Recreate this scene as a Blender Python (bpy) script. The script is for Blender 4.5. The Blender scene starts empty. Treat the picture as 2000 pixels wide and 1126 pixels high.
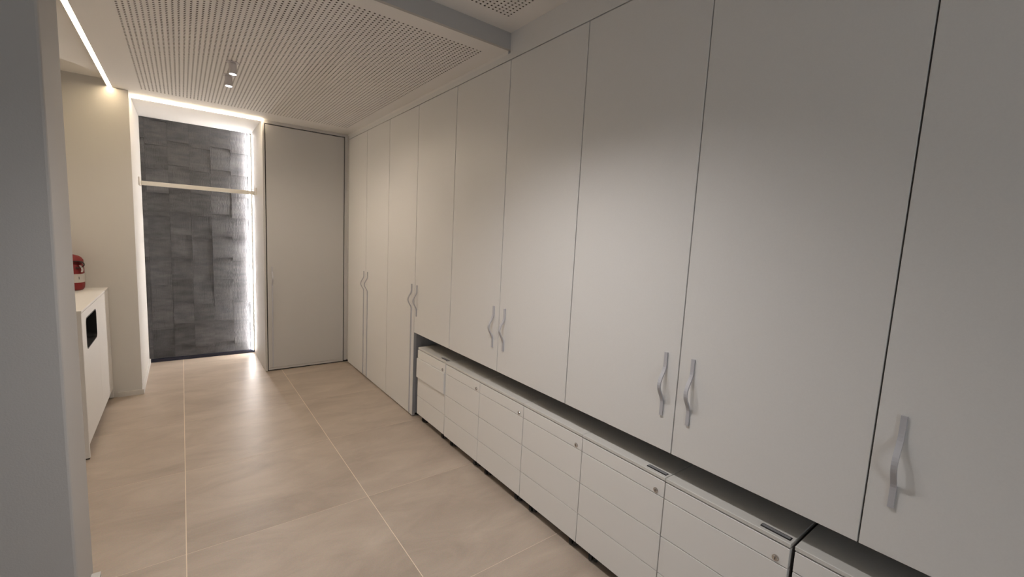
import bpy, bmesh, math, random
from mathutils import Vector, Matrix

random.seed(7)
S = bpy.context.scene
C = S.collection
PI = math.pi

# ------------------------------------------------------------------ camera
F_PX, YAW, PITCH, ROLL = 845.43, 0.653452, 0.113827, -0.050449
cd = bpy.data.cameras.new('camera')
cam = bpy.data.objects.new('camera', cd)
C.objects.link(cam)
cd.sensor_fit = 'HORIZONTAL'
cd.sensor_width = 36.0
cd.lens = F_PX / 2000.0 * 36.0
cd.clip_start = 0.02
fw = Vector((math.sin(YAW) * math.cos(PITCH), math.cos(YAW) * math.cos(PITCH), -math.sin(PITCH)))
rt = fw.cross(Vector((0, 0, 1))).normalized()
dn = fw.cross(rt)
a_, b_ = math.cos(ROLL), math.sin(ROLL)
r2 = a_ * rt + b_ * dn
d2 = -b_ * rt + a_ * dn
m3 = Matrix((r2, -d2, -fw)).transposed()
cam.matrix_world = Matrix.Translation((0, 0, 1.5)) @ m3.to_4x4()
S.camera = cam

# ------------------------------------------------------------------ world, view, daylight
S.view_settings.view_transform = 'Standard'
S.view_settings.look = 'None'
S.view_settings.gamma = 1.0
S.view_settings.use_curve_mapping = False
S.view_settings.exposure = 0.0
SKY = 3.7                     # daylight through the added, unseen window behind the camera
LED_CEIL, LED_HEAD, LED_SIDE = 28.0, 30.0, 78.0
SPOT_FAR, SPOT_FILL = 20.0, 54.0   # the pair in view, the added unseen pair on the higher ceiling
w = bpy.data.worlds.new('overcast_sky')
S.world = w
w.use_nodes = True
bg = w.node_tree.nodes['Background']
bg.inputs[0].default_value = (0.87, 0.94, 1.0, 1)
bg.inputs[1].default_value = SKY
def portal(loc, rot, sx, sy):
    pl = bpy.data.lights.new('window_portal', 'AREA')
    pl.shape = 'RECTANGLE'
    pl.size, pl.size_y = sx, sy
    pl.cycles.is_portal = True
    po = bpy.data.objects.new('window_portal', pl)
    po.location, po.rotation_euler = loc, rot
    C.objects.link(po)
portal((-0.5, -2.61, 1.5), (PI / 2, 0, PI), 1.3, 1.3)          # added rear window, light enters along +Y

# ------------------------------------------------------------------ materials
def mat(name, col, rough=0.5, metal=0.0, noise=None, bump=None, spec=0.5, emit=None, coat=0.0):
    m = bpy.data.materials.new(name)
    m.use_nodes = True
    nt = m.node_tree
    p = nt.nodes['Principled BSDF']
    p.inputs['Base Color'].default_value = (*col, 1)
    p.inputs['Roughness'].default_value = rough
    p.inputs['Metallic'].default_value = metal
    p.inputs['Specular IOR Level'].default_value = spec
    p.inputs['Coat Weight'].default_value = coat
    if noise:                                   # (scale, col2, detail, stretch)
        sc, c2, det, st = noise
        tc = nt.nodes.new('ShaderNodeTexCoord')
        mp = nt.nodes.new('ShaderNodeMapping')
        mp.inputs['Scale'].default_value = st
        n = nt.nodes.new('ShaderNodeTexNoise')
        n.inputs['Scale'].default_value = sc
        n.inputs['Detail'].default_value = det
        r = nt.nodes.new('ShaderNodeValToRGB')
        r.color_ramp.elements[0].position = 0.34
        r.color_ramp.elements[1].position = 0.66
        r.color_ramp.elements[0].color = (*col, 1)
        r.color_ramp.elements[1].color = (*c2, 1)
        nt.links.new(tc.outputs['Object'], mp.inputs[0])
        nt.links.new(mp.outputs[0], n.inputs['Vector'])
        nt.links.new(n.outputs[0], r.inputs[0])
        nt.links.new(r.outputs[0], p.inputs['Base Color'])
    if bump:                                    # (scale, strength)
        tc = nt.nodes.new('ShaderNodeTexCoord')
        n = nt.nodes.new('ShaderNodeTexNoise')
        n.inputs['Scale'].default_value = bump[0]
        n.inputs['Detail'].default_value = 3
        b = nt.nodes.new('ShaderNodeBump')
        b.inputs['Strength'].default_value = bump[1]
        b.inputs['Distance'].default_value = 0.002
        nt.links.new(tc.outputs['Object'], n.inputs['Vector'])
        nt.links.new(n.outputs[0], b.inputs['Height'])
        nt.links.new(b.outputs[0], p.inputs['Normal'])
    if emit:
        p.inputs['Emission Color'].default_value = (*emit[0], 1)
        p.inputs['Emission Strength'].default_value = emit[1]
    return m

M = {}
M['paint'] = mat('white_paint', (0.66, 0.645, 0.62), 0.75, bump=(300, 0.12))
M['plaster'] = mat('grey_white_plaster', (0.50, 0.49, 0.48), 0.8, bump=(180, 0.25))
M['ceil'] = mat('ceiling_board', (0.88, 0.86, 0.835), 0.8)
M['hole_shade'] = mat('shaded_hole_wall', (0.10, 0.075, 0.055), 0.9)  # hole walls coloured dark to stand in for the shade inside them
M['void'] = mat('black_fleece', (0.012, 0.011, 0.010), 0.95)
M['lam'] = mat('white_laminate', (0.82, 0.812, 0.80), 0.42, noise=(260, (0.835, 0.827, 0.815), 2, (1, 1, 1)))
M['carc'] = mat('darkened_carcass', (0.22, 0.21, 0.20), 0.6)  # cupboard bodies darkened so the gaps between doors look shaded
M['endlam'] = mat('pale_grey_laminate', (0.60, 0.585, 0.57), 0.5)
M['metal'] = mat('painted_steel', (0.88, 0.87, 0.855), 0.38, bump=(900, 0.03))
M['sidemetal'] = mat('darkened_steel', (0.22, 0.21, 0.21), 0.5)  # drawer unit bodies darkened, putting shade into the drawer seams
M['pedtop'] = mat('grey_laminate_top', (0.72, 0.71, 0.68), 0.5)
M['alu'] = mat('satin_aluminium', (0.56, 0.57, 0.60), 0.35, 0.55)
M['grey'] = mat('grey_side_board', (0.30, 0.30, 0.31), 0.5)
M['handle'] = mat('pale_grey_handle', (0.55, 0.55, 0.585), 0.4)
M['chrome'] = mat('chrome', (0.62, 0.60, 0.58), 0.18, 1.0)
M['black'] = mat('black_plastic', (0.012, 0.012, 0.013), 0.45)
M['navy'] = mat('dark_blue_sill', (0.012, 0.015, 0.035), 0.35)
M['grout'] = mat('cream_grout', (0.84, 0.73, 0.60), 0.9)
M['rail'] = mat('cream_rail', (0.68, 0.65, 0.60), 0.5)
M['spot'] = mat('grey_spot_body', (0.66, 0.62, 0.62), 0.5)
M['red'] = mat('red_nylon', (0.20, 0.009, 0.012), 0.6, bump=(500, 0.3))
M['redd'] = mat('dark_red_piping', (0.12, 0.006, 0.008), 0.6)
M['band'] = mat('pale_grey_band', (0.52, 0.50, 0.48), 0.55)
M['strap'] = mat('grey_webbing', (0.22, 0.21, 0.19), 0.7)
WARM = (1.0, 0.775, 0.49)
M['led_w'] = mat('warm_led', (0.9, 0.9, 0.9), 0.5, emit=(WARM, LED_CEIL))
M['led_h'] = mat('warm_led_header', (0.9, 0.9, 0.9), 0.5, emit=((1.0, 0.81, 0.56), LED_HEAD))
M['led_c'] = mat('neutral_led', (0.9, 0.9, 0.9), 0.5, emit=((1.0, 0.93, 0.88), LED_SIDE))
M['lens'] = mat('spot_lens', (0.9, 0.9, 0.9), 0.3, emit=((0.92, 0.95, 1.0), 14.0))

def floor_mat():
    m = mat('taupe_porcelain', (0.4, 0.33, 0.27), 0.42)
    nt = m.node_tree
    p = nt.nodes['Principled BSDF']
    tc = nt.nodes.new('ShaderNodeTexCoord')
    oi = nt.nodes.new('ShaderNodeObjectInfo')
    add = nt.nodes.new('ShaderNodeVectorMath')
    add.operation = 'ADD'
    mul = nt.nodes.new('ShaderNodeVectorMath')
    mul.operation = 'SCALE'
    mul.inputs['Scale'].default_value = 37.0
    comb = nt.nodes.new('ShaderNodeCombineXYZ')
    for k in range(3):
        nt.links.new(oi.outputs['Random'], comb.inputs[k])
    nt.links.new(comb.outputs[0], mul.inputs[0])
    nt.links.new(tc.outputs['Object'], add.inputs[0])
    nt.links.new(mul.outputs[0], add.inputs[1])
    mp = nt.nodes.new('ShaderNodeMapping')
    mp.inputs['Scale'].default_value = (0.8, 1.7, 1.0)
    mp.inputs['Rotation'].default_value = (0, 0, 0.35)
    nt.links.new(add.outputs[0], mp.inputs[0])
    n1 = nt.nodes.new('ShaderNodeTexNoise')
    n1.inputs['Scale'].default_value = 2.6
    n1.inputs['Detail'].default_value = 7
    n1.inputs['Roughness'].default_value = 0.62
    n1.inputs['Distortion'].default_value = 0.6
    nt.links.new(mp.outputs[0], n1.inputs['Vector'])
    r = nt.nodes.new('ShaderNodeValToRGB')
    e = r.color_ramp.elements
    e[0].position, e[1].position = 0.30, 0.72
    e[0].color, e[1].color = (0.385, 0.318, 0.261, 1), (0.545, 0.463, 0.388, 1)
    nt.links.new(n1.outputs[0], r.inputs[0])
    n2 = nt.nodes.new('ShaderNodeTexNoise')
    n2.inputs['Scale'].default_value = 170
    n2.inputs['Detail'].default_value = 3
    nt.links.new(tc.outputs['Object'], n2.inputs['Vector'])
    mx = nt.nodes.new('ShaderNodeMix')
    mx.data_type = 'RGBA'
    mx.blend_type = 'SOFT_LIGHT'
    mx.inputs[0].default_value = 0.25
    nt.links.new(r.outputs[0], mx.inputs[6])
    nt.links.new(n2.outputs[1], mx.inputs[7])
    nt.links.new(mx.outputs[2], p.inputs['Base Color'])
    mr = nt.nodes.new('ShaderNodeMapRange')
    mr.inputs[3].default_value, mr.inputs[4].default_value = 0.30, 0.46
    nt.links.new(n1.outputs[0], mr.inputs[0])
    nt.links.new(mr.outputs[0], p.inputs['Roughness'])
    b = nt.nodes.new('ShaderNodeBump')
    b.inputs['Strength'].default_value = 0.08
    b.inputs['Distance'].default_value = 0.002
    nt.links.new(n1.outputs[0], b.inputs['Height'])
    nt.links.new(b.outputs[0], p.inputs['Normal'])
    return m
M['tile'] = floor_mat()

def slate_mat():
    m = mat('combed_charcoal', (0.07, 0.057, 0.06), 0.55)
    nt = m.node_tree
    p = nt.nodes['Principled BSDF']
    tc = nt.nodes.new('ShaderNodeTexCoord')
    oi = nt.nodes.new('ShaderNodeObjectInfo')
    comb = nt.nodes.new('ShaderNodeCombineXYZ')
    for k in range(3):
        nt.links.new(oi.outputs['Random'], comb.inputs[k])
    sc = nt.nodes.new('ShaderNodeVectorMath')
    sc.operation = 'SCALE'
    sc.inputs['Scale'].default_value = 23.0
    nt.links.new(comb.outputs[0], sc.inputs[0])
    add = nt.nodes.new('ShaderNodeVectorMath')
    add.operation = 'ADD'
    nt.links.new(tc.outputs['Object'], add.inputs[0])
    nt.links.new(sc.outputs[0], add.inputs[1])
    n = nt.nodes.new('ShaderNodeTexNoise')
    n.inputs['Scale'].default_value = 9
    n.inputs['Detail'].default_value = 6
    mps = nt.nodes.new('ShaderNodeMapping')
    mps.inputs['Scale'].default_value = (0.8, 1.0, 2.6)
    nt.links.new(add.outputs[0], mps.inputs[0])
    nt.links.new(mps.outputs[0], n.inputs['Vector'])
    wv = nt.nodes.new('ShaderNodeTexWave')
    wv.bands_direction = 'X'
    wv.inputs['Scale'].default_value = 38
    wv.inputs['Distortion'].default_value = 9
    wv.inputs['Detail'].default_value = 2
    wv.inputs['Detail Scale'].default_value = 0.35
    nt.links.new(add.outputs[0], wv.inputs['Vector'])
    r = nt.nodes.new('ShaderNodeValToRGB')
    e = r.color_ramp.elements
    e[0].position, e[1].position = 0.32, 0.72
    e[0].color, e[1].color = (0.052, 0.053, 0.060, 1), (0.102, 0.103, 0.112, 1)
    nt.links.new(n.outputs[0], r.inputs[0])
    hsv = nt.nodes.new('ShaderNodeHueSaturation')
    mr = nt.nodes.new('ShaderNodeMapRange')
    mr.inputs[3].default_value, mr.inputs[4].default_value = 0.85, 1.2
    nt.links.new(oi.outputs['Random'], mr.inputs[0])
    nt.links.new(mr.outputs[0], hsv.inputs['Value'])
    nt.links.new(r.outputs[0], hsv.inputs['Color'])
    nt.links.new(hsv.outputs[0], p.inputs['Base Color'])
    b = nt.nodes.new('ShaderNodeBump')
    b.inputs['Strength'].default_value = 0.8
    b.inputs['Distance'].default_value = 0.0018
    nt.links.new(wv.outputs[1], b.inputs['Height'])
    nt.links.new(b.outputs[0], p.inputs['Normal'])
    return m
M['slate'] = slate_mat()

# ------------------------------------------------------------------ helpers
def bx(bm, x0, x1, y0, y1, z0, z1, bevel=0.0, seg=1):
    vs = [bm.verts.new((x, y, z)) for z in (z0, z1) for y in (y0, y1) for x in (x0, x1)]
    fs = [(0, 2, 3, 1), (4, 5, 7, 6), (0, 1, 5, 4), (2, 6, 7, 3), (0, 4, 6, 2), (1, 3, 7, 5)]
    faces = [bm.faces.new([vs[i] for i in f]) for f in fs]
    if bevel:
        es = list({e for f in faces for e in f.edges})
        bmesh.ops.bevel(bm, geom=es, offset=bevel, segments=seg, affect='EDGES', profile=0.5)

def cyl(bm, c, axis, r, h, n=20, r2=None, cap=True):
    """cylinder from c along axis for h"""
    q = Vector((0, 0, 1)).rotation_difference(Vector(axis)).to_matrix().to_4x4()
    bmesh.ops.create_cone(bm, cap_ends=cap, segments=n, radius1=r, radius2=r if r2 is None else r2, depth=h,
                          matrix=Matrix.Translation(c) @ q @ Matrix.Translation((0, 0, h / 2)))

def sweep(bm, pts, side, wdt, thk):
    """flat strip following pts; side = unit width direction"""
    side = Vector(side)
    rings = []
    n = len(pts)
    for i, p in enumerate(pts):
        p = Vector(p)
        t = (Vector(pts[min(i + 1, n - 1)]) - Vector(pts[max(i - 1, 0)])).normalized()
        nn = t.cross(side).normalized()
        rings.append([bm.verts.new(p + sx * side * wdt / 2 + sn * nn * thk / 2)
                      for sx, sn in ((-1, -1), (1, -1), (1, 1), (-1, 1))])
    for a, b in zip(rings, rings[1:]):
        for k in range(4):
            bm.faces.new((a[k], a[(k + 1) % 4], b[(k + 1) % 4], b[k]))
    bm.faces.new(rings[0][::-1])
    bm.faces.new(rings[-1])

def tube(bm, pts, r, n=8, closed=False):
    rings = []
    N = len(pts)
    for i, p in enumerate(pts):
        p = Vector(p)
        if closed:
            t = Vector(pts[(i + 1) % N]) - Vector(pts[i - 1])
        else:
            t = Vector(pts[min(i + 1, N - 1)]) - Vector(pts[max(i - 1, 0)])
        t.normalize()
        u = t.cross(Vector((0.13, 0.2, 0.97))).normalized()
        v = t.cross(u)
        rings.append([bm.verts.new(p + r * (math.cos(2 * PI * k / n) * u + math.sin(2 * PI * k / n) * v)) for k in range(n)])
    pairs = list(zip(rings, rings[1:])) + ([(rings[-1], rings[0])] if closed else [])
    for a, b in pairs:
        for k in range(n):
            bm.faces.new((a[k], a[(k + 1) % n], b[(k + 1) % n], b[k]))
    if not closed:
        bm.faces.new(rings[0][::-1])
        bm.faces.new(rings[-1])

def obj(name, bm, m, parent=None, smooth=False, origin=None):
    """bm in world coordinates (with the parents at their places) -> one mesh object with its origin at its base"""
    bmesh.ops.recalc_face_normals(bm, faces=bm.faces)
    xs = [v.co.x for v in bm.verts]; ys = [v.co.y for v in bm.verts]; zs = [v.co.z for v in bm.verts]
    o0 = Vector(origin) if origin else Vector(((min(xs) + max(xs)) / 2, (min(ys) + max(ys)) / 2, min(zs)))
    for v in bm.verts:
        v.co -= o0
    me = bpy.data.meshes.new(name)
    bm.to_mesh(me)
    bm.free()
    if smooth:
        for p in me.polygons:
            p.use_smooth = True
    me.materials.append(m if isinstance(m, bpy.types.Material) else M[m])
    o = bpy.data.objects.new(name, me)
    C.objects.link(o)
    base = Vector((0, 0, 0))
    q = parent
    while q is not None:
        base += q.location
        q = q.parent
    o.location = o0 - base
    o.parent = parent
    return o

def box(name, m, x0, x1, y0, y1, z0, z1, parent=None, bevel=0.0, seg=1):
    bm = bmesh.new()
    bx(bm, x0, x1, y0, y1, z0, z1, bevel, seg)
    return obj(name, bm, m, parent)

def tag(o, label=None, cat=None, group=None, kind=None):
    for k, v in (('label', label), ('category', cat), ('group', group), ('kind', kind)):
        if v:
            o[k] = v
    return o

def thing(name, loc, label, cat, group=None):
    o = bpy.data.objects.new(name, None)
    o.empty_display_size = 0.1
    C.objects.link(o)
    o.location = loc
    return tag(o, label, cat, group)

def copy_tree(o, parent=None):
    c = o.copy()
    C.objects.link(c)
    c.parent = parent
    for ch in [q for q in bpy.data.objects if q.parent == o]:
        copy_tree(ch, c)
    return c

def struct(name, m, *a, label=None, **k):
    return tag(box(name, m, *a, **k), label, kind='structure')

# ------------------------------------------------------------------ setting
XC = 1.474            # plane of the cabinet doors
ZL, ZU = 2.535, 2.622  # lower and upper ceiling
YS = 2.05             # step between the two ceilings
XW = 2.09             # wall behind the cabinets
YF = 5.88             # far wall of the alcove
YE = 5.0              # front of the end wardrobe
XA0, XA1 = -0.312, 0.655   # alcove sides

floor = struct('floor', 'grout', -2.4, XW, -2.5, YF + 0.05, -0.06, -0.0004, label='floor of large square taupe porcelain tiles with cream joints')
gx = [-2.4] + [-0.025 + 0.83 * k for k in range(-2, 3)] + [XW]
gy = [-2.5] + [-0.185 + 0.83 * k for k in range(-2, 8)] + [YF + 0.05]
for i in range(len(gx) - 1):
    for j in range(len(gy) - 1):
        x0, x1, y0, y1 = gx[i] + 0.0018, gx[i + 1] - 0.0018, gy[j] + 0.0011, gy[j + 1] - 0.0011
        if x1 < -0.3 and y0 > 4.85:
            continue
        box('tile', 'tile', x0, x1, y0, y1, -0.01, 0.0, floor)

struct('wall_right', 'paint', XW, XW + 0.1, -2.5, YF + 0.1, 0, 2.8, label='white wall behind the cabinet run')
struct('wall_corner', 'paint', 1.49, XW, -2.5, -0.3005, 0, ZU, label='white wall returning beside the last cabinet')
struct('wall_left', 'plaster', -2.5, -2.4, -2.5, 2.05, 0, 2.8, label='white side wall left of the camera')
struct('wall_recess', 'paint', -1.25, -1.15, 2.34, 4.81, 0, 2.8, label='white wall at the back of the left recess')
struct('wall_end', 'paint', -1.25, XA0, 4.81, YF + 0.1, 0, 2.53, label='white wall pier left of the dark alcove')
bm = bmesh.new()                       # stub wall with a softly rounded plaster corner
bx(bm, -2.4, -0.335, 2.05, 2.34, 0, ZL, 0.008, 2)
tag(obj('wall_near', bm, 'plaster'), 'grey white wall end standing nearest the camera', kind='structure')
# rear wall; its window opening is added to let daylight in
bm = bmesh.new()
bx(bm, -2.5, -1.15, -2.6, -2.5, 0, 2.8)
bx(bm, 0.15, XW + 0.1, -2.6, -2.5, 0, 2.8)
bx(bm, -1.15, 0.15, -2.6, -2.5, 2.15, 2.8)
bx(bm, -1.15, 0.15, -2.6, -2.5, 0, 0.85)
tag(obj('wall_rear', bm, 'paint'), 'white wall behind the camera around the added window', kind='structure')
wf = bmesh.new()
for x in (-1.13, -0.5, 0.13):
    bx(wf, x - 0.02, x + 0.02, -2.58, -2.53, 0.89, 2.11)
bx(wf, -1.15, 0.15, -2.58, -2.53, 0.85, 0.89)
bx(wf, -1.15, 0.15, -2.58, -2.53, 2.11, 2.15)
tag(obj('added_window', wf, 'alu'), 'unseen metal window frame added behind the camera for daylight', kind='structure')  # unseen window, added as a daylight source for the near end

# --- perforated ceilings
def perforated(name, x0, y0, nx, ny, p, r, z, depth, parent):
    vs, fs = [], []
    def V(x, y, zz):
        vs.append((x, y, zz))
        return len(vs) - 1
    grid = [[V(x0 + i * p, y0 + j * p, z) for j in range(ny + 1)] for i in range(nx + 1)]
    ang = [math.radians(-22.5 + 45 * k) for k in range(8)]
    cs = [(r * math.cos(t), r * math.sin(t)) for t in ang]
    for i in range(nx):
        for j in range(ny):
            cx, cy = x0 + (i + .5) * p, y0 + (j + .5) * p
            lo = [V(cx + a, cy + b, z) for a, b in cs]
            hi = [V(cx + a, cy + b, z + depth) for a, b in cs]
            c00, c10, c11, c01 = grid[i][j], grid[i + 1][j], grid[i + 1][j + 1], grid[i][j + 1]
            fs += [(c10, lo[0], lo[1], c11), (c11, lo[1], lo[2]), (c11, lo[2], lo[3], c01), (c01, lo[3], lo[4]),
                   (c01, lo[4], lo[5], c00), (c00, lo[5], lo[6]), (c00, lo[6], lo[7], c10), (c10, lo[7], lo[0])]
            for k in range(8):
                fs.append((lo[k], hi[k], hi[(k + 1) % 8], lo[(k + 1) % 8]))
    me = bpy.data.meshes.new(name)
    me.from_pydata(vs, [], fs)
    me.materials.append(M['ceil'])
    me.materials.append(M['hole_shade'])
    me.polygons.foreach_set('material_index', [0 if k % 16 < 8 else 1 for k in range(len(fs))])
    o = bpy.data.objects.new(name, me)
    C.objects.link(o)
    o.parent = parent
    o.location = -parent.location
    o['kind'] = 'stuff'
    return o

def border(bm, X0, X1, Y0, Y1, x0, x1, y0, y1, z, t):
    """flat frame X0..Y1 around the hole x0..y1"""
    for a in ((X0, x0, Y0, Y1), (x1, X1, Y0, Y1), (x0, x1, Y0, y0), (x0, x1, y1, Y1)):
        bx(bm, a[0], a[1], a[2], a[3], z, z + t)

P = 0.02404
lx0, ly0, lnx, lny = -0.233, 2.173, 67, 105
bm = bmesh.new()
border(bm, -0.408, XW, YS + 0.0205, YF + 0.1, lx0, lx0 + P * lnx, ly0, ly0 + P * lny, ZL, 0.0125)
lower = tag(obj('ceiling', bm, 'ceil'), 'lower perforated acoustic ceiling over the corridor', kind='structure')
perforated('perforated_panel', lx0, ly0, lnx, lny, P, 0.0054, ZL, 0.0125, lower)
box('backing', 'void', lx0 - .02, lx0 + P * lnx + .02, ly0 - .02, ly0 + P * lny + .02, ZL + 0.014, ZL + 0.03, lower)
unx, uny = 67, 60
ux1, uy1 = 1.366, 1.925
ux0, uy0 = ux1 - P * unx, uy1 - P * uny
bm = bmesh.new()
border(bm, -2.5, XW, -2.5, YS + 0.03, ux0, ux1, uy0, uy1, ZU, 0.0125)
upper = tag(obj('ceiling', bm, 'ceil'), 'higher perforated acoustic ceiling near the camera', kind='structure')
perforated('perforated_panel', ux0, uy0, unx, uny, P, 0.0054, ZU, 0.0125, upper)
box('backing', 'void', ux0 - .02, ux1 + .02, uy0 - .02, uy1 + .02, ZU + 0.014, ZU + 0.03, upper)
struct('trim_1', 'plaster', -2.4, XC + 0.03, YS, YS + 0.02, ZL, ZU, label='plain white fascia at the step between the two ceilings')
struct('light_block_slab', 'paint', -2.6, XW + 0.1, -2.6, YF + 0.1, 2.81, 2.9, label='unseen slab added above the hung ceilings against light leaks')  # hidden slab added to keep sky light from leaking past the ceilings
# the ceiling left of the light line sits a little higher
bm = bmesh.new()
bx(bm, -1.25, -0.434, YS + 0.02, 4.9, 2.588, 2.60)
tag(obj('ceiling', bm, 'ceil'), 'plain ceiling left of the long light line', kind='structure')
struct('trim_2', 'ceil', -0.4385, -0.434, YS + 0.02, 4.81, ZL, 2.588, label='slim edge of the ceiling along the light line')
struct('trim_3', 'paint', -1.15, -0.4385, 4.812, 4.83, 2.53, 2.588, label='plain band between wall pier and raised ceiling')

# baseboards
struct('baseboard_end', 'paint', -0.47, XA0 + 0.012, 4.797, 4.81, 0, 0.042, label='low white baseboard on the wall pier')
struct('baseboard_alcove', 'paint', XA0, XA0 + 0.012, 4.81, YF - 0.012, 0, 0.042, label='low white baseboard inside the alcove')
struct('baseboard_near', 'paint', -0.335, -0.307, 2.06, 2.30, 0, 0.05, label='white baseboard on the nearest wall end')

# --- dark tiled wall at the end of the alcove
far = struct('wall_far', 'void', XA0 - 0.1, XW + 0.1, YF, YF + 0.1, 0, ZL, label='charcoal textured tile wall at the end of the corridor')
colx = [XA0, -0.275, -0.095, 0.086, 0.270, 0.456, 0.622]
for ci in range(6):
    x0, x1 = colx[ci], colx[ci + 1]
    z = 0.036
    top = 0.128 + (0.035 if ci % 2 == 0 else 0.0) + (-0.02 if ci == 1 else 0)
    while z < ZL - 0.002:
        z1 = min(top, ZL)
        if z1 - z > 0.01:
            bm = bmesh.new()
            jut = random.uniform(0.005, 0.012)
            rows = []
            n = 6
            for k in range(n + 1):
                t = k / n
                zz = z + 0.0004 + (z1 - z - 0.0008) * t
                out = 0.0035 + jut * (1 - t) ** 2.0 + random.uniform(0, 0.0003)
                rows.append((zz, out))
            L, R = x0 + 0.0004, x1 - 0.0004
            tw = random.uniform(-0.002, 0.002)
            fr = [(bm.verts.new((L, YF - o - tw, zz)), bm.verts.new((R, YF - o + tw, zz))) for zz, o in rows]
            bk = [(bm.verts.new((L, YF, rows[0][0])), bm.verts.new((R, YF, rows[0][0]))),
                  (bm.verts.new((L, YF, rows[-1][0])), bm.verts.new((R, YF, rows[-1][0])))]
            for a, b in zip(fr, fr[1:]):
                bm.faces.new((a[0], a[1], b[1], b[0]))
            bm.faces.new((fr[0][0], bk[0][0], bk[0][1], fr[0][1]))
            bm.faces.new((fr[-1][0], fr[-1][1], bk[1][1], bk[1][0]))
            bm.faces.new([q[0] for q in fr] + [bk[1][0], bk[0][0]])
            bm.faces.new([bk[0][1], bk[1][1]] + [q[1] for q in fr[::-1]])
            obj('tile', bm, 'slate', far)
        z = z1
        top += 0.2405
box('edge_profile', 'alu', 0.622, 0.634, YF - 0.012, YF, 0.036, ZL, far)
struct('trim_4', 'navy', XA0 + 0.012, XA1, YF - 0.03, YF, 0.002, 0.033, label='dark blue threshold strip below the charcoal tile wall')

# ------------------------------------------------------------------ lights of the place, plus two added fill spots
t = thing('led_strip', (-0.421, 3.4, ZL), 'long warm white light line in the ceiling above the left recess', 'light')
box('diffuser', 'led_w', -0.434, -0.408, YS + 0.02, 4.81, ZL + 0.001, ZL + 0.006, t)
box('channel', 'alu', -0.434, -0.408, YS + 0.02, 4.81, ZL + 0.0062, ZL + 0.03, t)
t = thing('led_strip', (0.17, 4.985, ZL), 'warm white light line across the head of the dark alcove', 'light')
box('diffuser', 'led_h', XA0 + 0.004, XA1 - 0.004, 4.972, 4.998, ZL - 0.016, ZL - 0.002, t)
box('channel', 'alu', XA0 + 0.002, XA1 - 0.002, 4.971, 4.999, ZL - 0.0018, ZL - 0.0002, t)
t = thing('led_strip', (0.643, YF, 0.0), 'upright white light line at the edge of the dark tile wall', 'light')
box('diffuser', 'led_c', 0.6345, 0.6415, YF - 0.042, YF - 0.006, 0.036, ZL - 0.02, t)
box('channel', 'paint', 0.6417, 0.6545, YF - 0.044, YF - 0.0005, 0.034, ZL - 0.018, t)

def spot(x, y, label, zc=ZL, watt=SPOT_FAR, cone=168, tint=(1.0, 0.85, 0.69), blend=0.6):
    t = thing('ceiling_spotlight', (x, y, zc - 0.075), label, 'spotlight', 'pair of small cylinder spotlights')
    bm = bmesh.new(); cyl(bm, (x, y, zc - 0.004), (0, 0, 1), 0.036, 0.0035, 28)
    obj('canopy', bm, 'spot', t)
    bm = bmesh.new(); cyl(bm, (x, y, zc - 0.010), (0, 0, 1), 0.018, 0.006, 24)
    obj('neck', bm, 'spot', t)
    bm = bmesh.new()
    prof = [(0.0195, zc - 0.0740), (0.0225, zc - 0.0740), (0.0225, zc - 0.0110), (0.0215, zc - 0.0095), (0.0, zc - 0.0095)]
    inner = [(0.0, zc - 0.0710), (0.0195, zc - 0.0710)]
    pr = inner + prof
    n = 28
    rings = []
    for r, z in pr:
        rings.append([bm.verts.new((x + max(r, 1e-4) * math.cos(2 * PI * k / n), y + max(r, 1e-4) * math.sin(2 * PI * k / n), z)) for k in range(n)])
    for a, b in zip(rings, rings[1:]):
        for k in range(n):
            bm.faces.new((a[k], a[(k + 1) % n], b[(k + 1) % n], b[k]))
    obj('housing', bm, 'spot', t)
    bm = bmesh.new(); cyl(bm, (x, y, zc - 0.0745), (0, 0, 1), 0.0190, 0.003, 28)
    obj('lens', bm, 'lens', t)
    l = bpy.data.lights.new('spot_beam', 'SPOT')
    l.energy = watt
    l.spot_size = math.radians(cone); l.spot_blend = blend; l.shadow_soft_size = 0.035
    l.color = tint
    lo = bpy.data.objects.new('spot_beam', l)
    C.objects.link(lo); lo.parent = t; lo.location = (0, 0, -0.003)
spot(0.292, 3.45, 'small grey cylinder ceiling spotlight, the nearer of the pair')
spot(0.292, 3.757, 'small grey cylinder ceiling spotlight, the farther of the pair')
spot(0.57, 1.58, 'added unseen fill spotlight on the higher ceiling, nearer to the ceiling step', ZU, SPOT_FILL, 121, (1.0, 0.955, 0.93), 1.0)  # this and the next spot are out of view, added to brighten the near doors
spot(0.57, 1.08, 'added unseen fill spotlight on the higher ceiling, nearer to the camera', ZU, SPOT_FILL, 121, (1.0, 0.955, 0.93), 1.0)

# ------------------------------------------------------------------ cabinets
ZT, ZB = 2.478, 0.711       # top of the doors, bottom of the hanging doors
G = 0.0021                  # half gap between doors
def bow_handle(parent, y, z0, plane='X', x=None):
    """flat strip with a bow near its top; plane X = door faces -X at XC; plane Y = door faces -Y at YE"""
    prof = []
    for k in range(0, 3):
        prof.append((1.098 - 0.048 * k / 2, 0.0))
    for k in range(1, 16):
        tt = k / 16
        prof.append((1.05 - 0.155 * tt, 0.030 * 0.5 * (1 - math.cos(2 * PI * tt))))
    prof.append((0.895, 0.0))
    prof.append((0.87, 0.0))
    prof.append((z0, 0.0))
    bm = bmesh.new()
    off = 0.0032
    if plane == 'X':
        pts = [(XC - off - o, y, z) for z, o in prof]
        sweep(bm, pts, (0, 1, 0), 0.013, 0.006)
    else:
        pts = [(x, YE - off - o, z) for z, o in prof]
        sweep(bm, pts, (1, 0, 0), 0.013, 0.006)
    return obj('handle', bm, 'handle', parent)

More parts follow.
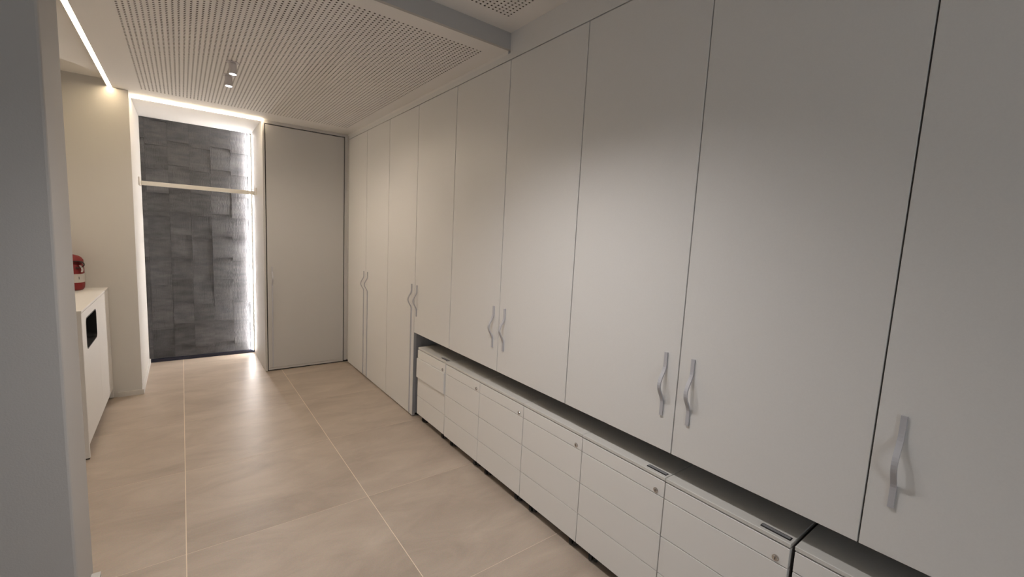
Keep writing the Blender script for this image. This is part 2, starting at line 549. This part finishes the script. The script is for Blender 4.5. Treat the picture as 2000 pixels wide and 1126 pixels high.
def cabinet(name, y0, y1, doors, tall, label):
    """doors = [(ya, yb, handle_y)]"""
    zb = 0.012 if tall else ZB
    t = thing(name, ((XC + XW) / 2, (y0 + y1) / 2, 0.0 if tall else ZB), label, 'cabinet', 'white cupboards of the wall run')
    xb = XC + 0.0215
    body = bmesh.new()
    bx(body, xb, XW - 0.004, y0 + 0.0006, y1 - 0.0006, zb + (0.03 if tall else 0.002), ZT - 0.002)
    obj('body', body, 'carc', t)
    if tall:
        box('plinth', 'black', XC + 0.05, XW - 0.01, y0 + 0.002, y1 - 0.002, 0.0, 0.041, t)
    for ya, yb, hy in doors:
        g = G if yb < 2.0 else 0.0030
        d = box('door', 'lam', XC, XC + 0.019, ya + g, yb - g, zb, ZT, t, 0.0008, 1)
        bow_handle(d, hy, 0.02 if tall else 0.847)
    return t

y = [0.286 + 0.5835 * k for k in range(-1, 9)]      # seams of the run: -0.2975 ... 4.954
H = 0.0555
cabinet('tall_cabinet', y[7], y[9], [(y[7], y[8], y[8] - H), (y[8], y[9], y[8] + H)], True,
        'floor-to-ceiling white double cupboard in the far corner with two long handles')
c = cabinet('tall_cabinet', y[6], y[7], [(y[6], y[7], y[6] + H)], True,
            'narrow floor-to-ceiling white cupboard with one long handle beside the drawer niche')
sp = box('side_panel', 'grey', XC + 0.0215, XW - 0.01, y[6] - 0.0085, y[6] + 0.0004, 0.03, ZB - 0.001, c)
box('edge_profile', 'alu', XC - 0.0005, XC + 0.021, y[6] - 0.0085, y[6] - 0.0005, 0.012, ZB - 0.001, sp)
cabinet('hanging_cabinet', y[5], y[6], [(y[5], y[6], y[6] - 0.042)], False,
        'single-door white hanging cupboard above the farthest drawer unit')
cabinet('hanging_cabinet', y[3], y[5], [(y[3], y[4], y[4] - H), (y[4], y[5], y[4] + H)], False,
        'double-door white hanging cupboard in the middle of the run with two bow handles')
cabinet('hanging_cabinet', y[1], y[3], [(y[1], y[2], y[2] - H), (y[2], y[3], y[2] + H)], False,
        'large near double-door white hanging cupboard with two bow handles above the nearer drawer units')
cabinet('hanging_cabinet', y[0], y[1], [(y[0], y[1], y[1] - H)], False,
        'white hanging cupboard cut by the right edge of the picture with one bow handle')
struct('trim_5', 'lam', XC, XC + 0.019, y[0], 4.954, ZT + 0.005, 2.517, label='white filler strip above the cupboard doors')
struct('trim_6', 'lam', XC + 0.001, XC + 0.02, y[0], YS, 2.5175, ZU, label='white fascia between the near cupboards and the raised ceiling')
struct('trim_7', 'ceil', XC + 0.001, XC + 0.02, YS + 0.0205, YE, 2.5175, ZL, label='slim ceiling edge above the far cupboards')
struct('trim_8', 'endlam', XC - 0.0004, XC + 0.02, 4.9575, YE, 0.03, 2.517, label='narrow white filler in the corner of the cupboards')

# end wardrobe across the corridor
t = thing('end_wardrobe', ((XA1 + XW) / 2, YE + 0.4, 0.0), 'tall pale grey single-door wardrobe closing the corridor beside the dark alcove', 'wardrobe')
box('side_panel', 'endlam', XA1 + 0.0005, XA1 + 0.020, YE, YF - 0.031, 0.004, ZL - 0.001, t, 0.001)
box('top_panel', 'endlam', XA1 + 0.0205, XC - 0.0005, YE, YE + 0.02, 2.506, ZL - 0.001, t)
box('filler', 'endlam', 1.4425, XC - 0.0005, YE, YE + 0.02, 0.02, 2.5055, t)
box('body', 'void', XA1 + 0.021, XC - 0.001, YE + 0.0225, YE + 0.6, 0.03, 2.50, t)
box('plinth', 'black', XA1 + 0.021, XC + 0.02, YE + 0.012, YE + 0.022, 0.0, 0.029, t)
d = box('door', 'endlam', 0.6835, 1.4340, YE, YE + 0.019, 0.034, 2.497, t, 0.0012)
box('bottom_rail', 'endlam', 0.6835, 1.4340, YE + 0.001, YE + 0.019, 0.012, 0.0315, t)
bow_handle(d, None, 0.036, 'Y', 0.726)

# ------------------------------------------------------------------ drawer pedestals
PX, PD = 1.4800, 0.56
def make_pedestal(wd, slot, open_drawer):
    """root at the front-right bottom corner's floor point: local x = 0 front plane, y from 0 (near) to wd (far)"""
    t = thing('drawer_pedestal', (0, 0, 0), 'x', 'drawer unit', 'white mobile drawer units under the hanging cupboards')
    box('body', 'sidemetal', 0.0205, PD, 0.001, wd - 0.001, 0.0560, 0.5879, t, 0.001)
    top = box('top', 'pedtop', -0.001, PD, 0, wd, 0.5894, 0.6032, t, 0.0012)
    seams = [0.5874, 0.5178, 0.3602, 0.2042, 0.0541]
    for k in range(4):
        dx = -0.013 if (open_drawer and k == 1) else (-0.004 if (open_drawer and k == 0) else 0.0)
        f = box('drawer', 'metal', dx, 0.0195, 0.0012, wd - 0.0012, seams[k + 1] + (0.0017 if k < 3 else 0), seams[k] - (0.0036 if k == 0 else 0.0017), t, 0.0008, 1)
        if k == 0:
            yl, zl = 0.037, 0.5346
            bm = bmesh.new()
            cyl(bm, (dx + 0.0005, yl, zl), (-1, 0, 0), 0.0105, 0.003, 24)
            cyl(bm, (dx - 0.0025, yl, zl), (-1, 0, 0), 0.0085, 0.003, 24, 0.0068)
            lk = obj('lock', bm, 'chrome', f)
            bm = bmesh.new()
            bx(bm, dx - 0.0058, dx - 0.0054, yl - 0.0012, yl + 0.0012, zl - 0.0042, zl + 0.0042)
            if lk.parent.parent:
                # key slot joined to the lock as a dark face
                bm.free()
                me = lk.data
                me.materials.append(M['black'])
                b2 = bmesh.new(); b2.from_mesh(me)
                n0 = len(b2.faces)
                lx, ly, lz = Vector((dx, yl, zl)) - (lk.location + f.location)
                bx(b2, lx - 0.0060, lx - 0.0053, ly - 0.0012, ly + 0.0012, lz - 0.0042, lz + 0.0042)
                b2.faces.ensure_lookup_table()
                for q in b2.faces[n0:]:
                    q.material_index = 1
                b2.to_mesh(me); b2.free()
    for cy in (0.045, wd - 0.085):
        for cx in (0.040, PD - 0.06):
            bm = bmesh.new()
            ang = 0.5 if cx < 0.1 else -0.4
            dv = Vector((math.cos(ang), math.sin(ang), 0)); av = Vector((-dv.y, dv.x, 0))
            c0 = Vector((cx, cy, 0.0265))
            cyl(bm, c0 - av * 0.020, av, 0.0262, 0.015, 18)
            cyl(bm, c0 + av * 0.005, av, 0.0262, 0.015, 18)
            cyl(bm, c0 - av * 0.006, av, 0.012, 0.012, 12)
            cyl(bm, c0 + Vector((0, 0, 0.010)), (0, 0, 1), 0.007, 0.0175, 12)
            obj('caster', bm, 'black', t)
    if slot:
        x0, x1, y0, y1 = 0.014, 0.036, 0.008, 0.098
        g = box('grip', 'black', x0, x1, y0, y1, 0.6030, 0.6044, t, 0.0005)
        box('grip_plate', 'alu', x0 + 0.006, x1 - 0.004, y0 + 0.003, y1 - 0.002, 0.6043, 0.6052, g)
    return t

plain = make_pedestal(0.4440, False, False)
slot = make_pedestal(0.4400, True, False)
first = make_pedestal(0.4563, True, True)
first.location = (PX + 0.004, 2.6741, 0)
first['label'] = 'farthest white drawer unit on casters, its second drawer slightly pulled out'
plain.location = (PX, 2.2188, 0)
plain['label'] = 'second white drawer unit from the tall cupboards, under the single hanging door'
for yy, lab in ((1.7724, 'third white drawer unit from the tall cupboards, under the middle double cupboard'),
                (1.3259, 'fourth white drawer unit from the tall cupboards, next to one with a dark grip')):
    c = copy_tree(plain)
    c.location = (PX, yy, 0)
    c['label'] = lab
slot.location = (PX, 0.8845, 0)
slot['label'] = 'white drawer unit with a dark grip on top, directly below the near handle pair'
c = copy_tree(slot)
c.location = (PX - 0.001, 0.4420, 0)
c['label'] = 'nearest whole white drawer unit with a dark grip on top beside a dark gap'
c = copy_tree(plain)
c.location = (PX + 0.002, -0.0128, 0)
c['label'] = 'white drawer unit cut off by the bottom edge of the picture'

# ------------------------------------------------------------------ left side cabinet with waste opening
XB, BY0, BY1, BZ = -0.497, 3.60, 4.806, 0.94
t = thing('side_cabinet', (-0.82, 4.2, 0), 'low white side cabinet with a rounded dark waste opening behind the near wall', 'cabinet')
box('top', 'lam', -1.148, XB + 0.002, BY0 - 0.002, BY1, 0.926, BZ, t, 0.001)
box('side_panel', 'lam', -1.14, XB, BY0, BY0 + 0.019, 0.008, 0.9255, t, 0.0008)
box('side_panel', 'lam', -1.14, XB, BY1 - 0.022, BY1 - 0.001, 0.008, 0.9255, t, 0.0008)
box('foot', 'black', -0.56, XB - 0.002, BY0 + 0.001, BY0 + 0.018, 0.0, 0.0078, t)
box('plinth', 'carc', -0.60, -0.585, BY0 + 0.02, BY1 - 0.0225, 0.0, 0.085, t)
box('body', 'void', -1.14, XB - 0.10, BY0 + 0.0195, BY1 - 0.0225, 0.088, 0.9255, t)
# door with rounded-corner opening
def holed_door(ya, yb, za, zb, hy0, hy1, hz0, hz1, r, x0, x1):
    bm = bmesh.new()
    n = 6
    loop = []
    for (cy, cz, a0) in ((hy1 - r, hz1 - r, 0), (hy0 + r, hz1 - r, 90), (hy0 + r, hz0 + r, 180), (hy1 - r, hz0 + r, 270)):
        for k in range(n + 1):
            a = math.radians(a0 + 90 * k / n)
            loop.append((cy + r * math.cos(a), cz + r * math.sin(a)))
    outer = [(yb, zb), (ya, zb), (ya, za), (yb, za)]
    Ls = {}
    for x in (x0, x1):
        Ls[x] = ([bm.verts.new((x, *p)) for p in loop], [bm.verts.new((x, *p)) for p in outer])
        lp, ot = Ls[x]
        m = n + 1
        for q in range(4):
            seg = lp[q * m:(q + 1) * m]
            for a, b in zip(seg, seg[1:]):
                bm.faces.new((ot[q], a, b))
            nx = lp[((q + 1) * m) % len(lp)]
            bm.faces.new((ot[q], seg[-1], nx, ot[(q + 1) % 4]))
    for idx in (0, 1):
        A, B = Ls[x0][idx], Ls[x1][idx]
        for k in range(len(A)):
            k2 = (k + 1) % len(A)
            bm.faces.new((A[k], A[k2], B[k2], B[k]))
    return bm
SY = 4.215
d = obj('door', holed_door(BY0 + 0.021, SY - 0.001, 0.09, 0.922, 3.735, 4.150, 0.668, 0.872, 0.035, XB - 0.019, XB), 'lam', t)
d['label'] = 'white flap door with rounded dark opening'
box('door', 'lam', XB - 0.019, XB, SY + 0.001, BY1 - 0.0235, 0.09, 0.922, t, 0.0008)
def rounded(hy0, hy1, hz0, hz1, r, n=6):
    out = []
    for (cy, cz, a0) in ((hy1 - r, hz1 - r, 0), (hy0 + r, hz1 - r, 90), (hy0 + r, hz0 + r, 180), (hy1 - r, hz0 + r, 270)):
        out += [(cy + r * math.cos(math.radians(a0 + 90 * k / n)), cz + r * math.sin(math.radians(a0 + 90 * k / n))) for k in range(n + 1)]
    return out
bm = bmesh.new()                                  # black rim lining the opening
rim = []
for x, sh in ((XB - 0.0192, 0.0004), (XB + 0.0008, 0.0004), (XB + 0.0008, 0.006), (XB - 0.0192, 0.006)):
    rim.append([bm.verts.new((x, *p)) for p in rounded(3.735 + sh, 4.150 - sh, 0.668 + sh, 0.872 - sh, 0.035 - sh)])
for k in range(4):
    A, B = rim[k], rim[(k + 1) % 4]
    for q in range(len(A)):
        bm.faces.new((A[q], A[(q + 1) % len(A)], B[(q + 1) % len(A)], B[q]))
obj('rim', bm, 'black', d)
bm = holed_door(3.72, 4.165, 0.655, 0.885, 3.737, 4.148, 0.670, 0.870, 0.034, XB - 0.060, XB - 0.0195)
obj('chute', bm, 'black', t)
bm = bmesh.new()
bx(bm, XB - 0.095, XB - 0.061, 3.72, 4.165, 0.655, 0.885)
obj('flap', bm, 'black', t)

# ------------------------------------------------------------------ clothes rail in the alcove
t = thing('clothes_rail', (0.17, 5.58, 1.80), 'cream rectangular clothes rail spanning the dark tiled alcove', 'rail')
box('bar', 'rail', XA0 + 0.0115, XA1 - 0.0105, 5.57, 5.59, 1.838, 1.878, t, 0.002)
box('bracket', 'rail', XA0 + 0.001, XA0 + 0.011, 5.45, 5.61, 1.83, 1.905, t, 0.001)
box('bracket', 'rail', XA1 - 0.010, XA1 - 0.0005, 5.45, 5.61, 1.83, 1.905, t, 0.001)

# ------------------------------------------------------------------ red bag on the side cabinet
def squircle(bm, cx, cy, sx, sy, prof, n=28, e=3.2):
    """stack of rounded-rectangle rings; prof = [(z, scale)]"""
    rings = []
    for z, s in prof:
        ring = []
        for k in range(n):
            a = 2 * PI * k / n
            ca, sa = math.cos(a), math.sin(a)
            rr = (abs(ca) ** e + abs(sa) ** e) ** (-1 / e)
            ring.append(bm.verts.new((cx + sx * s * rr * ca, cy + sy * s * rr * sa, z)))
        rings.append(ring)
    for a, b in zip(rings, rings[1:]):
        for k in range(n):
            bm.faces.new((a[k], a[(k + 1) % n], b[(k + 1) % n], b[k]))
    bm.faces.new(rings[0][::-1])
    bm.faces.new(rings[-1])
bcx, bcy = -0.705, 4.69
t = thing('red_bag', (bcx, bcy, BZ), 'plump red bag with pale band and grey strap loop on the side cabinet', 'bag')
bm = bmesh.new()
squircle(bm, bcx, bcy, 0.09, 0.085, [(0.9405, 0.80), (0.944, 0.90), (0.956, 0.97), (0.98, 1.0), (1.06, 1.0), (1.10, 0.995), (1.125, 0.97), (1.140, 0.92), (1.150, 0.86)])
obj('body', bm, 'red', t, smooth=True)
bm = bmesh.new()
squircle(bm, bcx, bcy, 0.0915, 0.0865, [(1.152, 0.90), (1.158, 0.96), (1.172, 0.95), (1.190, 0.84), (1.203, 0.66), (1.211, 0.42), (1.214, 0.15)])
obj('lid', bm, 'red', t, smooth=True)
bm = bmesh.new()
squircle(bm, bcx, bcy, 0.0925, 0.0875, [(1.1445, 0.90), (1.147, 0.955), (1.1545, 0.955), (1.157, 0.90)])
obj('zip_piping', bm, 'redd', t, smooth=True)
bm = bmesh.new()
squircle(bm, bcx, bcy, 0.0918, 0.0868, [(1.002, 0.99), (1.003, 1.0), (1.067, 1.0), (1.068, 0.99)])
bd = obj('band', bm, 'band', t)
bm = bmesh.new()
bx(bm, bcx + 0.070, bcx + 0.073, bcy - 0.087, bcy - 0.085, 1.028, 1.048)
obj('buckle', bm, 'black', bd)
bm = bmesh.new()
pts = []
for k in range(15):
    a = -0.9 + (PI + 1.2) * k / 14
    pts.append((bcx + 0.052 + 0.038 * math.sin(a) + 0.012, bcy - 0.074 + 0.004 * k / 14, 1.140 + 0.026 * math.cos(a)))
sweep(bm, pts, (0, 1, 0), 0.022, 0.004)
st = obj('strap_loop', bm, 'strap', t)
bm = bmesh.new()
tube(bm, [(p[0] + 0.002, p[1] - 0.0125, p[2] + 0.002) for p in pts], 0.0035, 8)
obj('strap_edge', bm, 'black', st, smooth=True)
bm = bmesh.new()
sweep(bm, [(bcx + 0.080, bcy - 0.080, 1.135), (bcx + 0.090, bcy - 0.080, 1.118), (bcx + 0.092, bcy - 0.079, 1.10), (bcx + 0.088, bcy - 0.078, 1.084)], (0.3, 0.95, 0), 0.02, 0.004)
obj('strap_tail', bm, 'band', t)
bm = bmesh.new()
squircle(bm, bcx - 0.02, bcy - 0.086, 0.022, 0.0015, [(1.092, 0.8), (1.098, 1.0), (1.122, 1.0), (1.128, 0.8)], 16)
obj('emblem', bm, 'strap', t)
